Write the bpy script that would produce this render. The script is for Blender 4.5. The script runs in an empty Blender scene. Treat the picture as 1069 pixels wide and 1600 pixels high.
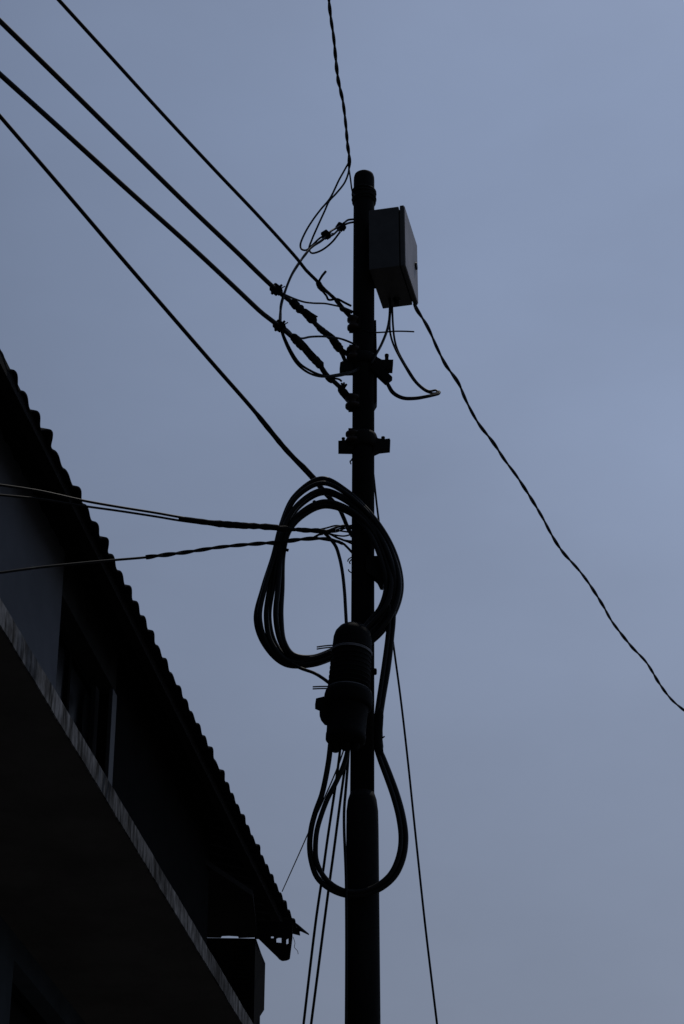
import bpy, bmesh, math, random
from mathutils import Vector as V, Matrix, noise
random.seed(7)
R = math.radians
SC = bpy.context.scene
COL = SC.collection

# ------------------------------------------------------------------ camera
F = 3600.0                 # focal length in photo pixels (photo 1069 x 1600)
PITCH = R(30.6)
CAM_H = 1.6
CP, SP = math.cos(PITCH), math.sin(PITCH)
D = 10.0                   # metres from the camera to the pole
cd = bpy.data.cameras.new('camera')
cam = bpy.data.objects.new('camera', cd)
COL.objects.link(cam)
cam.location = (0, 0, CAM_H)
cam.rotation_euler = (R(90) + PITCH, 0, 0)
cd.sensor_fit = 'HORIZONTAL'
cd.sensor_width = 36.0
cd.lens = F / 1069.0 * 36.0
cd.clip_start = 0.1
cd.clip_end = 5000
SC.camera = cam

# ------------------------------------------------------------------ sky, sun, exposure
SUN_EL, SUN_AZ = R(66), R(28)          # azimuth measured from straight ahead towards the right
W = bpy.data.worlds.new('World')
SC.world = W
W.use_nodes = True
nt = W.node_tree
N = nt.nodes
L = nt.links
bg = N['Background']
sky = N.new('ShaderNodeTexSky')
sky.sky_type = 'NISHITA'
sky.sun_disc = False
sky.sun_elevation = SUN_EL
sky.sun_rotation = SUN_AZ
sky.air_density = 1.0
sky.dust_density = 2.5
sky.ozone_density = 1.5
tc = N.new('ShaderNodeTexCoord')
mp = N.new('ShaderNodeMapping')
mp.inputs['Scale'].default_value = (1.0, 1.0, 2.2)
L.new(tc.outputs['Generated'], mp.inputs['Vector'])
nz = N.new('ShaderNodeTexNoise')
nz.inputs['Scale'].default_value = 4.5
nz.inputs['Detail'].default_value = 5.0
nz.inputs['Roughness'].default_value = 0.5
L.new(mp.outputs['Vector'], nz.inputs['Vector'])
sep = N.new('ShaderNodeSeparateXYZ')
L.new(tc.outputs['Generated'], sep.inputs['Vector'])
def mrange(src, a, b, c, d, smooth=False):
    m = N.new('ShaderNodeMapRange')
    m.interpolation_type = 'SMOOTHSTEP' if smooth else 'LINEAR'
    for k, v in zip(('From Min', 'From Max', 'To Min', 'To Max'), (a, b, c, d)):
        m.inputs[k].default_value = v
    L.new(src, m.inputs['Value'])
    return m.outputs['Result']
def mul(a, b):
    m = N.new('ShaderNodeMath')
    m.operation = 'MULTIPLY'
    L.new(a, m.inputs[0]); L.new(b, m.inputs[1])
    return m.outputs[0]
# a thin high veil of cloud, brightest towards the sun side, greyer towards the horizon, patchy; dimmed behind the camera to darken the silhouettes
veil = mul(mul(mrange(sep.outputs['X'], -.5, .5, .52, 1.48, True), mrange(sep.outputs['Y'], -.6, .5, .30, 1.0, True)),
           mul(mrange(sep.outputs['Z'], .26, .52, .80, 1.0, True), mrange(nz.outputs['Fac'], .3, .7, .91, 1.09)))
vc = N.new('ShaderNodeMix')
vc.data_type = 'RGBA'
L.new(mrange(sep.outputs['Z'], .25, .65, 0, 1), vc.inputs['Factor'])
vc.inputs[6].default_value = (4.34, 4.98, 6.52, 1)
vc.inputs[7].default_value = (3.75, 4.96, 7.62, 1)
vm = N.new('ShaderNodeVectorMath')
vm.operation = 'SCALE'
L.new(vc.outputs[2], vm.inputs[0])
L.new(veil, vm.inputs['Scale'])
mx = N.new('ShaderNodeMix')
mx.data_type = 'RGBA'
mx.inputs['Factor'].default_value = 0.8
L.new(sky.outputs['Color'], mx.inputs[6])
L.new(vm.outputs['Vector'], mx.inputs[7])
L.new(mx.outputs[2], bg.inputs['Color'])
bg.inputs['Strength'].default_value = 0.10

sd = bpy.data.lights.new('sun', 'SUN')
sun = bpy.data.objects.new('sun', sd)
COL.objects.link(sun)
sd.energy = 2.0
sd.angle = R(0.6)
sd.color = (1.0, 0.95, 0.87)
to_sun = V((math.sin(SUN_AZ) * math.cos(SUN_EL), math.cos(SUN_AZ) * math.cos(SUN_EL), math.sin(SUN_EL)))
sun.rotation_euler = to_sun.to_track_quat('Z', 'Y').to_euler()
sun.location = to_sun * 60

SC.view_settings.view_transform = 'Standard'
SC.view_settings.look = 'None'
SC.view_settings.exposure = -0.9
SC.view_settings.gamma = 1.0

# ------------------------------------------------------------------ pixel geometry
def ray(px, py):
    u, v = px - 534.5, 800.0 - py
    return u, F * CP - v * SP, v * CP + F * SP       # x, forward, up
def P(px, py, dy=0.0):
    """photo pixel on the upright plane dy metres behind the pole axis"""
    x, f, u = ray(px, py)
    k = (D + dy) / f
    return V((x * k, D + dy, u * k + CAM_H))
def PH(px, py, h):
    """photo pixel at height h above the camera"""
    x, f, u = ray(px, py)
    k = h / u
    return V((x * k, f * k, h + CAM_H))
def h_at(py, dy=0.0):
    x, f, u = ray(0, py)
    return u * (D + dy) / f
def depth(p):
    return p.y * CP + (p.z - CAM_H) * SP
def rad(p, wpx):
    return wpx * 0.5 * depth(p) / F
def zz(x0, y0, s, pts):
    return [(x0 + a / s, y0 + b / s) for a, b in pts]
Z1 = lambda pts: zz(420, 240, 3.563, pts)
Z2 = lambda pts: zz(400, 420, 3.3406, pts)
Z3 = lambda pts: zz(370, 700, 3.563, pts)
Z4 = lambda pts: zz(370, 900, 3.563, pts)
Z5 = lambda pts: zz(420, 1130, 3.563, pts)
Z6 = lambda pts: zz(400, 420, 6.681, pts)
Z7 = lambda pts: zz(480, 540, 6.681, pts)
Z8 = lambda pts: zz(0, 720, 2.4295, pts)
ZC = lambda pts: zz(470, 960, 6.288, pts)

ZW = lambda pts: zz(0, 0, 2.138, pts)

def lift(px, dy0, dy1):
    """pixels -> 3D with dy running from dy0 to dy1 along the path"""
    acc = [0.0]
    for a, b in zip(px, px[1:]):
        acc.append(acc[-1] + math.hypot(b[0] - a[0], b[1] - a[1]))
    t = acc[-1] or 1
    return [P(q[0], q[1], dy0 + (dy1 - dy0) * s / t) for q, s in zip(px, acc)]
def liftd(px3):
    return [P(*q) for q in px3]
def spline(pts, n=6, closed=False):
    """Catmull-Rom (centripetal-ish) through points"""
    out = []
    m = len(pts)
    segs = m if closed else m - 1
    for i in range(segs):
        p1, p2 = pts[i % m], pts[(i + 1) % m]
        p0 = pts[(i - 1) % m] if (closed or i > 0) else p1 + (p1 - p2)
        p3 = pts[(i + 2) % m] if (closed or i + 2 < m) else p2 + (p2 - p1)
        d1, d0, d2 = (p2 - p1).length, (p1 - p0).length, (p3 - p2).length
        a, b, c = max(d0, 1e-6) ** .5, max(d1, 1e-6) ** .5, max(d2, 1e-6) ** .5
        m1 = ((p1 - p0) / a - (p2 - p0) / (a + b) + (p2 - p1) / b) * b
        m2 = ((p2 - p1) / b - (p3 - p1) / (b + c) + (p3 - p2) / c) * b
        for k in range(n):
            t = k / n
            t2, t3 = t * t, t * t * t
            out.append(p1 * (2 * t3 - 3 * t2 + 1) + m1 * (t3 - 2 * t2 + t) + p2 * (-2 * t3 + 3 * t2) + m2 * (t3 - t2))
    if not closed:
        out.append(pts[-1].copy())
    return out
def resample(pts, step):
    out = [pts[0].copy()]
    need = step
    for a, b in zip(pts, pts[1:]):
        l = (b - a).length
        pos = 0.0
        while l - pos >= need:
            pos += need
            out.append(a.lerp(b, pos / l))
            need = step
        need -= (l - pos)
    if (out[-1] - pts[-1]).length > 1e-5:
        out.append(pts[-1].copy())
    return out
def frames(pts, closed=False):
    n = len(pts)
    T = []
    for i in range(n):
        a = pts[i - 1] if (i > 0 or closed) else pts[0]
        b = pts[(i + 1) % n] if (i < n - 1 or closed) else pts[-1]
        d = (b - a)
        T.append(d.normalized() if d.length > 1e-9 else V((0, 0, 1)))
    up = V((0, 0, 1)) if abs(T[0].z) < .9 else V((0, 1, 0))
    nrm = (up - T[0] * up.dot(T[0])).normalized()
    res = []
    for t in T:
        nrm = nrm - t * nrm.dot(t)
        nrm = nrm.normalized() if nrm.length > 1e-9 else t.orthogonal().normalized()
        res.append((t, nrm.copy(), t.cross(nrm)))
    return res

class MB:
    def __init__(s):
        s.v, s.f, s.sm = [], [], []
    def tube(s, pts, r, n=10, closed=False, smooth=True):
        fr = frames(pts, closed)
        b0 = len(s.v)
        m = len(pts)
        for i, (p, (t, a, b)) in enumerate(zip(pts, fr)):
            rr = r[i] if isinstance(r, (list, tuple)) else r
            for k in range(n):
                w = 2 * math.pi * k / n
                q = rr if not callable(rr) else rr(w)
                s.v.append(p + a * (q * math.cos(w)) + b * (q * math.sin(w)))
        for i in range(m if closed else m - 1):
            j = (i + 1) % m
            for k in range(n):
                l = (k + 1) % n
                s.f.append((b0 + i * n + k, b0 + i * n + l, b0 + j * n + l, b0 + j * n + k)); s.sm.append(smooth)
        if not closed:
            s.f.append(tuple(b0 + k for k in reversed(range(n)))); s.sm.append(False)
            s.f.append(tuple(b0 + (m - 1) * n + k for k in range(n))); s.sm.append(False)
        return s
    def lathe(s, p0, p1, prof, n=32, smooth=True):
        """profile of (fraction along axis, radius); flat steps get their own sharp ring"""
        ax = p1 - p0
        t = ax.normalized()
        a = t.orthogonal().normalized()
        b = t.cross(a)
        b0 = len(s.v)
        for fr, r in prof:
            c = p0 + ax * fr
            for k in range(n):
                w = 2 * math.pi * k / n
                s.v.append(c + a * (r * math.cos(w)) + b * (r * math.sin(w)))
        m = len(prof)
        for i in range(m - 1):
            for k in range(n):
                l = (k + 1) % n
                s.f.append((b0 + i * n + k, b0 + i * n + l, b0 + (i + 1) * n + l, b0 + (i + 1) * n + k)); s.sm.append(smooth)
        s.f.append(tuple(b0 + k for k in reversed(range(n)))); s.sm.append(False)
        s.f.append(tuple(b0 + (m - 1) * n + k for k in range(n))); s.sm.append(False)
        return s
    def box(s, c, ax, ay, az, bev=0.0):
        """centre and three half-axis vectors; bev = edge bevel width"""
        bm = bmesh.new()
        vs = [bm.verts.new(c + ax * i + ay * j + az * k) for i in (-1, 1) for j in (-1, 1) for k in (-1, 1)]
        for q in ((0, 1, 3, 2), (4, 6, 7, 5), (0, 4, 5, 1), (2, 3, 7, 6), (0, 2, 6, 4), (1, 5, 7, 3)):
            bm.faces.new([vs[i] for i in q])
        bmesh.ops.recalc_face_normals(bm, faces=bm.faces)
        if bev:
            bmesh.ops.bevel(bm, geom=list(bm.edges), offset=bev, segments=2, affect='EDGES', profile=.6)
        return s.add(bm)
    def add(s, bm, smooth=False):
        b0 = len(s.v)
        bm.verts.index_update()
        for v in bm.verts:
            s.v.append(v.co.copy())
        for f in bm.faces:
            s.f.append(tuple(b0 + v.index for v in f.verts)); s.sm.append(smooth)
        bm.free()
        return s
    def prism(s, pts, d):
        """closed outline of 3D points pushed along d"""
        b0 = len(s.v)
        n = len(pts)
        s.v += [p.copy() for p in pts] + [p + d for p in pts]
        s.f.append(tuple(b0 + i for i in range(n))); s.sm.append(False)
        s.f.append(tuple(b0 + n + i for i in reversed(range(n)))); s.sm.append(False)
        for i in range(n):
            j = (i + 1) % n
            s.f.append((b0 + i, b0 + n + i, b0 + n + j, b0 + j)); s.sm.append(False)
        return s
    def build(s, name, mat, parent=None, origin=None):
        if parent is not None:
            o0 = ORIG[parent.name]
        else:
            o0 = origin if origin is not None else s.v[0].copy()
        me = bpy.data.meshes.new(name)
        me.from_pydata([tuple(p - o0) for p in s.v], [], s.f)
        me.polygons.foreach_set('use_smooth', s.sm)
        bm = bmesh.new()
        bm.from_mesh(me)
        bmesh.ops.recalc_face_normals(bm, faces=bm.faces)
        bm.to_mesh(me)
        bm.free()
        me.materials.append(mat)
        o = bpy.data.objects.new(name, me)
        COL.objects.link(o)
        if parent is not None:
            o.parent = parent
        else:
            o.location = o0
        ORIG[o.name] = o0
        return o
ORIG = {}
def empty(name, loc):
    o = bpy.data.objects.new(name, None)
    COL.objects.link(o)
    o.location = loc
    o.empty_display_size = .2
    ORIG[o.name] = V(loc)
    return o
def tag(o, label=None, cat=None, group=None, kind=None):
    if label: o['label'] = label
    if cat: o['category'] = cat
    if group: o['group'] = group
    if kind: o['kind'] = kind
    return o

# ------------------------------------------------------------------ materials
def mat(name, col, rough=.6, spec=.3, metal=0.0, var=.25, scale=18.0, bump=.0, stretch=(1, 1, 1), col2=None):
    m = bpy.data.materials.new(name)
    m.use_nodes = True
    t = m.node_tree
    b = t.nodes['Principled BSDF']
    b.inputs['Roughness'].default_value = rough
    b.inputs['Specular IOR Level'].default_value = spec
    b.inputs['Metallic'].default_value = metal
    c = t.nodes.new('ShaderNodeTexCoord')
    mpn = t.nodes.new('ShaderNodeMapping')
    mpn.inputs['Scale'].default_value = stretch
    t.links.new(c.outputs['Object'], mpn.inputs['Vector'])
    n = t.nodes.new('ShaderNodeTexNoise')
    n.inputs['Scale'].default_value = scale
    n.inputs['Detail'].default_value = 6
    n.inputs['Roughness'].default_value = .62
    t.links.new(mpn.outputs['Vector'], n.inputs['Vector'])
    r = t.nodes.new('ShaderNodeValToRGB')
    r.color_ramp.elements[0].position = .36
    r.color_ramp.elements[1].position = .64
    lo = tuple(x * (1 - var) for x in col) if col2 is None else col2
    hi = tuple(min(1, x * (1 + var)) for x in col) if col2 is None else col
    r.color_ramp.elements[0].color = (*lo, 1)
    r.color_ramp.elements[1].color = (*hi, 1)
    t.links.new(n.outputs['Fac'], r.inputs['Fac'])
    t.links.new(r.outputs['Color'], b.inputs['Base Color'])
    if bump:
        bp = t.nodes.new('ShaderNodeBump')
        bp.inputs['Strength'].default_value = bump
        bp.inputs['Distance'].default_value = .01
        t.links.new(n.outputs['Fac'], bp.inputs['Height'])
        t.links.new(bp.outputs['Normal'], b.inputs['Normal'])
    return m
M_POLE = mat('dark_painted_steel', (.007, .007, .007), .8, .08, var=.4, scale=9, bump=.15, stretch=(1, 1, .3))
M_IRON = mat('dark_iron', (.008, .0075, .007), .8, .1, scale=30, bump=.2)
M_RUBBER = mat('black_cable_sheath', (.006, .006, .006), .5, .14, scale=25)
M_WIRE = mat('black_wire', (.006, .006, .007), .6, .12, scale=30)
M_TAPE = mat('black_tape', (.006, .006, .006), .8, .08, scale=60, bump=.5)
M_CERAMIC = mat('brown_glazed_ceramic', (.018, .011, .008), .5, .2, scale=20)
M_CLOSURE = mat('black_plastic', (.0035, .0035, .0035), .75, .07, scale=30, bump=.1)
M_TIE = mat('grey_nylon', (.10, .10, .11), .5, .4, scale=40)
M_BOX = mat('grey_enamel', (.044, .044, .045), .6, .25, var=.12, scale=14)
M_DOOR = mat('weathered_enamel_door', (.36, .34, .36), .6, .25, scale=5, col2=(.26, .25, .265), stretch=(2.2, 2.2, .9))
M_ROOF = mat('roof_sheet_underside', (.006, .006, .006), .9, .05, scale=5, bump=.2)
M_WOOD = mat('dark_timber', (.006, .005, .005), .85, .05, scale=12)
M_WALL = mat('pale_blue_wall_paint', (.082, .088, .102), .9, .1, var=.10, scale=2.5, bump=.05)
M_SHADE = mat('painted_shade_black', (.003, .003, .003), .95, .02, scale=4)  # near-black base colour that carries the shade of the far walls
M_SLAB = mat('bare_concrete', (.085, .08, .075), .95, .05, var=.18, scale=2.2, bump=.1)
M_LEDGE = mat('rain_stained_concrete', (.33, .33, .34), .95, .08, scale=3.0, col2=(.012, .012, .011), bump=.3, stretch=(9, 9, 2.0))
t_ = M_LEDGE.node_tree                     # dirt runs: a second, broader pattern of black algae over the streaks
n2 = t_.nodes.new('ShaderNodeTexNoise')
n2.inputs['Scale'].default_value = 1.5
n2.inputs['Detail'].default_value = 8
n2.inputs['Roughness'].default_value = .7
t_.links.new(t_.nodes['Texture Coordinate'].outputs['Object'], n2.inputs['Vector'])
r2 = t_.nodes.new('ShaderNodeMapRange')
r2.inputs['From Min'].default_value = .38
r2.inputs['From Max'].default_value = .66
r2.inputs['To Min'].default_value = .12
r2.inputs['To Max'].default_value = 1.0
t_.links.new(n2.outputs['Fac'], r2.inputs['Value'])
v2 = t_.nodes.new('ShaderNodeVectorMath')
v2.operation = 'SCALE'
t_.links.new(t_.nodes['Color Ramp'].outputs['Color'], v2.inputs[0])
t_.links.new(r2.outputs['Result'], v2.inputs['Scale'])
t_.links.new(v2.outputs['Vector'], t_.nodes['Principled BSDF'].inputs['Base Color'])
M_LOWER = mat('darker_wall_paint', (.045, .055, .065), .95, .05, var=.2, scale=2.5)  # darker than the upper wall paint, tone varied at random
M_LINTEL = mat('dark_grey_lintel', (.018, .018, .018), .95, .05, scale=4)  # darker and greyer than the wall paint beside it
M_FRAME = mat('window_frame_paint', (.028, .028, .031), .6, .2, var=.1)
M_DARKIN = mat('dark_interior', (.006, .006, .006), .9, .05)
M_GLASS = mat('dark_window_glass', (.004, .004, .005), .25, .25, var=.1)
M_CAB = mat('dull_grey_metal', (.004, .004, .004), .9, .02, scale=10)
M_ASPH = mat('asphalt', (.05, .05, .05), .95, .1, scale=3, bump=.2)
M_PAVE = mat('concrete_paving', (.12, .115, .11), .95, .1, scale=3, bump=.1)
M_STRAW = mat('dry_straw', (.06, .055, .045), .9, .1)

# ------------------------------------------------------------------ ground
g = MB(); g.box(V((0, 0, -.25)), V((2000, 0, 0)), V((0, 2000, 0)), V((0, 0, .25)))
tag(g.build('ground', M_PAVE, origin=V((0, 0, 0))), kind='structure')
ALPHA = R(8.85)            # the street runs 8.85 degrees to the right of straight ahead
CA, SA = math.cos(ALPHA), math.sin(ALPHA)
AT, AS, AZ = V((CA, -SA, 0)), V((SA, CA, 0)), V((0, 0, 1))
def B(s, t, h):
    """street coordinates: s along, t to the right, h above the camera"""
    return AT * t + AS * s + V((0, 0, h + CAM_H))
g = MB(); g.box(AT * 2.6 + AS * 60 + V((0, 0, -.03)), AT * 2.8, AS * 160, V((0, 0, .034)))
tag(g.build('road', M_ASPH, origin=V((0, 0, 0))), kind='structure')
g = MB(); g.box(AT * -2.2 + AS * 60 + V((0, 0, .06)), AT * 1.0, AS * 160, V((0, 0, .06)), .01)
tag(g.build('pavement', M_PAVE, origin=V((0, 0, 0))), kind='structure')

# ------------------------------------------------------------------ building
TE, HE = -2.9, 6.2         # eave
TW = -3.2                  # street wall
SEND = 16.55
bd = empty('building', B(9, TW, -CAM_H))
tag(bd, 'dark two storey house with scalloped tile sheet roof and rain stained concrete ledge', 'house')
SLOPE = math.tan(R(17))
PER = 0.182
def roof_mesh():
    mb = MB()
    s0, s1, ds = 2.0, SEND, PER / 14
    n = int((s1 - s0) / ds)
    rows = [0.0, .03, .25, .6, 1.2, 2.2, 4.2]
    rnd = random.Random(3)
    amps = {}
    def prof(s):
        k = math.floor(s / PER)
        u = s / PER - k
        tri = k % 3
        if k not in amps:
            amps[k] = (rnd.uniform(.70, 1.2), rnd.uniform(-.009, .008))
        a, j = amps[k]
        lifted = (.010, .002, -.002)[tri]
        fade = max(0.15, min(1, (12.5 - s) / 3.5))
        uu = u ** .8
        w = .5 - .5 * math.cos(2 * math.pi * uu) + .05 * math.sin(4 * math.pi * u)
        return (.027 * a * w) + lifted * fade * w + j * .6 * w, ((.020, .009, .007)[tri] * fade + .004) * w + j * w
    base = len(mb.v)
    th = .009
    for side in (0, 1):
        for i in range(n + 1):
            s = s0 + i * ds
            z, o = prof(s)
            for k, r in enumerate(rows):
                step = .0
                fd = max(0, min(1, (13 - s) / 4))
                mb.v.append(B(s, TE - .040 * fd - .022 * max(0, 10 - s) + (o if k < 2 else 0) - r, HE - .028 - .014 * fd + z + r * SLOPE + (th if side else 0)))
    m = len(rows)
    off = (n + 1) * m
    for i in range(n):
        for k in range(m - 1):
            a = base + i * m + k
            mb.f.append((a, a + 1, a + m + 1, a + m)); mb.sm.append(True)
            a += off
            mb.f.append((a, a + m, a + m + 1, a + 1)); mb.sm.append(True)
        a = base + i * m
        mb.f.append((a, a + m, a + m + off, a + off)); mb.sm.append(False)
        a = base + i * m + m - 1
        mb.f.append((a, a + off, a + m + off, a + m)); mb.sm.append(False)
    for i in (0, n):
        for k in range(m - 1):
            a = base + i * m + k
            mb.f.append((a, a + off, a + off + 1, a + 1)); mb.sm.append(False)
    return mb
roof = roof_mesh().build('roof', M_ROOF, bd)
# timber under the sheets: purlins along the street and rafters across it
mb = MB()
for r in (.10, .75, 1.6, 2.6):
    mb.box(B((2 + SEND - .35) / 2, TE - r, HE - .075 + r * SLOPE), AS * ((SEND - .35 - 2) / 2), AT * .03, AZ * .035)
mb.build('purlins', M_WOOD, bd)['kind'] = 'stuff'
# overlapping second row of sheets at the gable tip (the spike at the far corner)
tip = MB()
tip.prism([PH(452, 1437, HE), PH(466, 1447, HE), PH(483, 1461.5, HE), PH(470, 1455.5, HE), PH(467, 1456, HE), PH(469, 1461.5, HE), PH(463, 1457.5, HE), PH(452, 1459, HE), PH(430, 1468, HE)], V((0, 0, .012)))
tip.build('broken_tile_edge', M_ROOF, roof)
# walls
def wall_panel(s0, s1, h0, h1, t=TW, th=.2):
    return MB().box(B((s0 + s1) / 2, t - th / 2, (h0 + h1) / 2), AS * ((s1 - s0) / 2), AT * (th / 2), AZ * ((h1 - h0) / 2))
def on_wall(px, py, t=TW):
    x, f, u = ray(px, py)
    tt = x * CA - f * SA
    k = t / tt
    return (x * SA + f * CA) * k, u * k          # s, h
sL, hHead = on_wall(97, 930)
sR, _ = on_wall(181, 1075)
HS, TS, THK = 4.0, -.593 * 4.0, .082
hSill = HS + .35
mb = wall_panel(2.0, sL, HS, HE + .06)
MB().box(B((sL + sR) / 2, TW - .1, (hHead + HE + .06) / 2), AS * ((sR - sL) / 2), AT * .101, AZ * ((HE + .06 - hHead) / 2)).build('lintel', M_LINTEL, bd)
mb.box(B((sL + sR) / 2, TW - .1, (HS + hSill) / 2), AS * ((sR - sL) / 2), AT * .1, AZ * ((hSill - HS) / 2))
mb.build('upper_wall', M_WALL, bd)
wall_panel(sR, 14.6, HS, HE + .06).build('dark_wall', M_SHADE, bd)  # same wall beyond the window, its darkness put into the colour
mb = MB()
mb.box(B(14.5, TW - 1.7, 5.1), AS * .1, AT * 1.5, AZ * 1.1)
mb.build('end_wall', M_SHADE, bd)
# upper window, set back in its opening
win = MB()
fr = .045
hm, sm = (hHead + hSill) / 2, (sL + sR) / 2
wt = TW - .13
for hh in (hHead - fr / 2, hSill + fr / 2):
    win.box(B(sm, wt, hh), AS * ((sR - sL) / 2), AT * .025, AZ * (fr / 2))
for ss in (sL + fr / 2, sm, sR - fr / 2):
    win.box(B(ss, wt, hm), AS * (fr / 2), AT * .024, AZ * ((hHead - hSill) / 2 - fr))
w1 = win.build('window', M_SHADE, bd)
MB().box(B(sm, wt - .004, hm), AS * ((sR - sL) / 2 - .01), AT * .004, AZ * ((hHead - hSill) / 2 - .01)).build('pane', M_GLASS, w1)
# pale shutter edge and the pole beside it
s1, h1 = on_wall(173, 1082, TW + .02)
MB().box(B(s1, TW + .035, (h1 + HS) / 2), AS * .05, AT * .012, AZ * ((h1 - HS) / 2), .004).build('shutter_edge', M_FRAME, w1)
s2, h2 = on_wall(155, 1075, TW - .05)
MB().box(B(s2, TW - .07, (hHead + hSill) / 2), AS * .04, AT * .012, AZ * ((hHead - hSill) / 2 - .05)).build('shutter_edge', M_LINTEL, w1)
# ledge: concrete slab with a stained front edge
mb = MB().box(B((1.5 + 15.2) / 2, (TS - .008 + TW) / 2, HS - THK / 2), AS * ((15.2 - 1.5) / 2), AT * ((TS - .008 - TW) / 2), AZ * (THK / 2))
slab = mb.build('concrete_ledge', M_SLAB, bd)
fm = MB()
rn = random.Random(5)
cells = 260
for i in range(cells):                      # the front edge, its rough top and bottom arris
    pass
b0 = len(fm.v)
for i in range(cells + 1):
    s = 1.5 + (15.2 - 1.5) * i / cells
    w1_ = noise.noise(V((s * 3.1, 0, 0))) * .004 + noise.noise(V((s * 11, 4, 0))) * .003
    w2_ = noise.noise(V((s * 2.3, 9, 0))) * .003 + noise.noise(V((s * 9, 2, 0))) * .003
    fm.v += [B(s, TS - .007, HS + .012 + w1_), B(s, TS, HS + .012 + w1_), B(s, TS + w2_ * .3, HS - THK - .002 + w2_), B(s, TS - .007, HS - THK - .002 + w2_)]
for i in range(cells):
    for k in range(4):
        a, b_ = b0 + i * 4 + k, b0 + i * 4 + (k + 1) % 4
        fm.f.append((a, b_, b_ + 4, a + 4)); fm.sm.append(False)
fm.f.append((b0, b0 + 1, b0 + 2, b0 + 3)); fm.sm.append(False)
e0 = b0 + cells * 4
fm.f.append((e0 + 3, e0 + 2, e0 + 1, e0)); fm.sm.append(False)
fm.build('stained_edge', M_LEDGE, slab)
# ground floor with a window under the ledge
gs, gh = on_wall(22, 1500)
ge = gs + 2.2
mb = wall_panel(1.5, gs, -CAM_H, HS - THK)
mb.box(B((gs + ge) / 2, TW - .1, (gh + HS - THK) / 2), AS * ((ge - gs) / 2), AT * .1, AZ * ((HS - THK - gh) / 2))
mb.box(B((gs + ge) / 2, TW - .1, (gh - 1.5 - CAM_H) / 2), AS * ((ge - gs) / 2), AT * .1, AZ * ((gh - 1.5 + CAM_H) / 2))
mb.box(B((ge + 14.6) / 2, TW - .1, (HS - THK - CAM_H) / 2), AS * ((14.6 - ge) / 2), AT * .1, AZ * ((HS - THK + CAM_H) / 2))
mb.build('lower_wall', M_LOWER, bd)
win = MB()
gm, ghm = (gs + ge) / 2, gh - .75
for hh in (gh - .025, gh - 1.475):
    win.box(B(gm, TW - .12, hh), AS * ((ge - gs) / 2), AT * .025, AZ * .025)
for ss in (gs + .025, gm, ge - .025):
    win.box(B(ss, TW - .12, ghm), AS * .025, AT * .024, AZ * .7)
w2 = win.build('window', M_SHADE, bd)
MB().box(B(gm, TW - .126, ghm), AS * ((ge - gs) / 2 - .01), AT * .004, AZ * .74).build('pane', M_GLASS, w2)
# body of the house behind the street front
MB().box(B(8.2, TW - 2.3, 2.2), AS * 6.2, AT * 1.9, AZ * 3.8).build('interior_core', M_DARKIN, bd)
# fascia bracket hanging under the far eave corner, with see-through openings
fb = MB()
def pl(pts, dy, th=.035):
    fb.prism([P(a, b, dy) for a, b in pts], V((0, th, 0)))
DYB = 6.2
for poly in ([(398, 1440), (423.5, 1440), (423.5, 1484), (404, 1465), (398, 1465)], [(423.5, 1440), (427.7, 1440), (427.7, 1461), (423.5, 1461)],
             [(423.5, 1466), (427.7, 1466), (427.7, 1488), (423.5, 1484)], [(427.7, 1440), (431.9, 1440), (431.9, 1492), (427.7, 1488)],
             [(431.9, 1440), (439.8, 1440), (439.8, 1463.3), (431.9, 1463)], [(431.9, 1472.6), (439.8, 1473.3), (439.8, 1499), (436.5, 1497), (431.9, 1492)],
             [(439.8, 1440), (447.4, 1440), (447.4, 1498.7), (442, 1499.4), (439.8, 1499)], [(447.4, 1440), (450.7, 1440), (450.7, 1464), (447.4, 1466)],
             [(447.4, 1475.5), (450.7, 1474.5), (450.7, 1497.6), (447.4, 1498.7)], [(450.7, 1440), (458, 1440), (457, 1464), (453, 1496), (450.7, 1497.6)]):
    pl(poly, DYB)
fb.build('eave_bracket', M_WOOD, bd)
# closing board under the far gable
gb = MB()
gb.prism([PH(402, 1465, 5.95), PH(373, 1466, 5.95), PH(372, 1463.4, 5.95), PH(358, 1462.6, 5.95), PH(347, 1463, 5.95), PH(345, 1465.6, 5.95), PH(310, 1465, 5.95), PH(200, 1440, 5.95), PH(290, 1330, 5.95), PH(395, 1400, 5.95)], V((0, 0, .04)))
gb.build('gable_soffit', M_WOOD, bd)

# louvred cabinet under the far end of the roof
cb = empty('wall_cabinet', P(385, 1700, 5.4))
tag(cb, 'dark louvred metal cabinet behind the ledge under the far end of the roof', 'cabinet')
ya = R(5)
xa, ysd = V((math.cos(R(2)), math.sin(R(2)), 0)), V((math.sin(ya), math.cos(ya), 0))
ctr = P(399.5, 1467.5, 5.4)                      # near top right corner
hh = .62
MB().box(ctr - xa * .25 + ysd * .23 - AZ * hh, xa * .235, ysd * .23, AZ * (hh - .008), .006).build('body', M_CAB, cb)
mb = MB(); mb.box(ctr - xa * .24 + ysd * .24 - AZ * .004, xa * .245, ysd * .25, AZ * .006, .002)
mb.build('top_plate', M_CAB, cb)
mb = MB()
for i in range(34):
    mb.box(ctr - xa * .085 - ysd * .008 - AZ * (.04 + i * .034), xa * .05, (ysd * .006 + AZ * .006), (AZ * .008))
mb.build('louvres', M_CAB, cb)
mb = MB()
a = [ctr + xa * .002, ctr + xa * .014 + ysd * .5, ctr + xa * .012 + ysd * .5 - AZ * .345, ctr + ysd * .02 - AZ * .62]
mb.prism([p - xa * .004 for p in a], xa * -.03)
mb.build('side_panel', M_CAB, cb)

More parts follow.
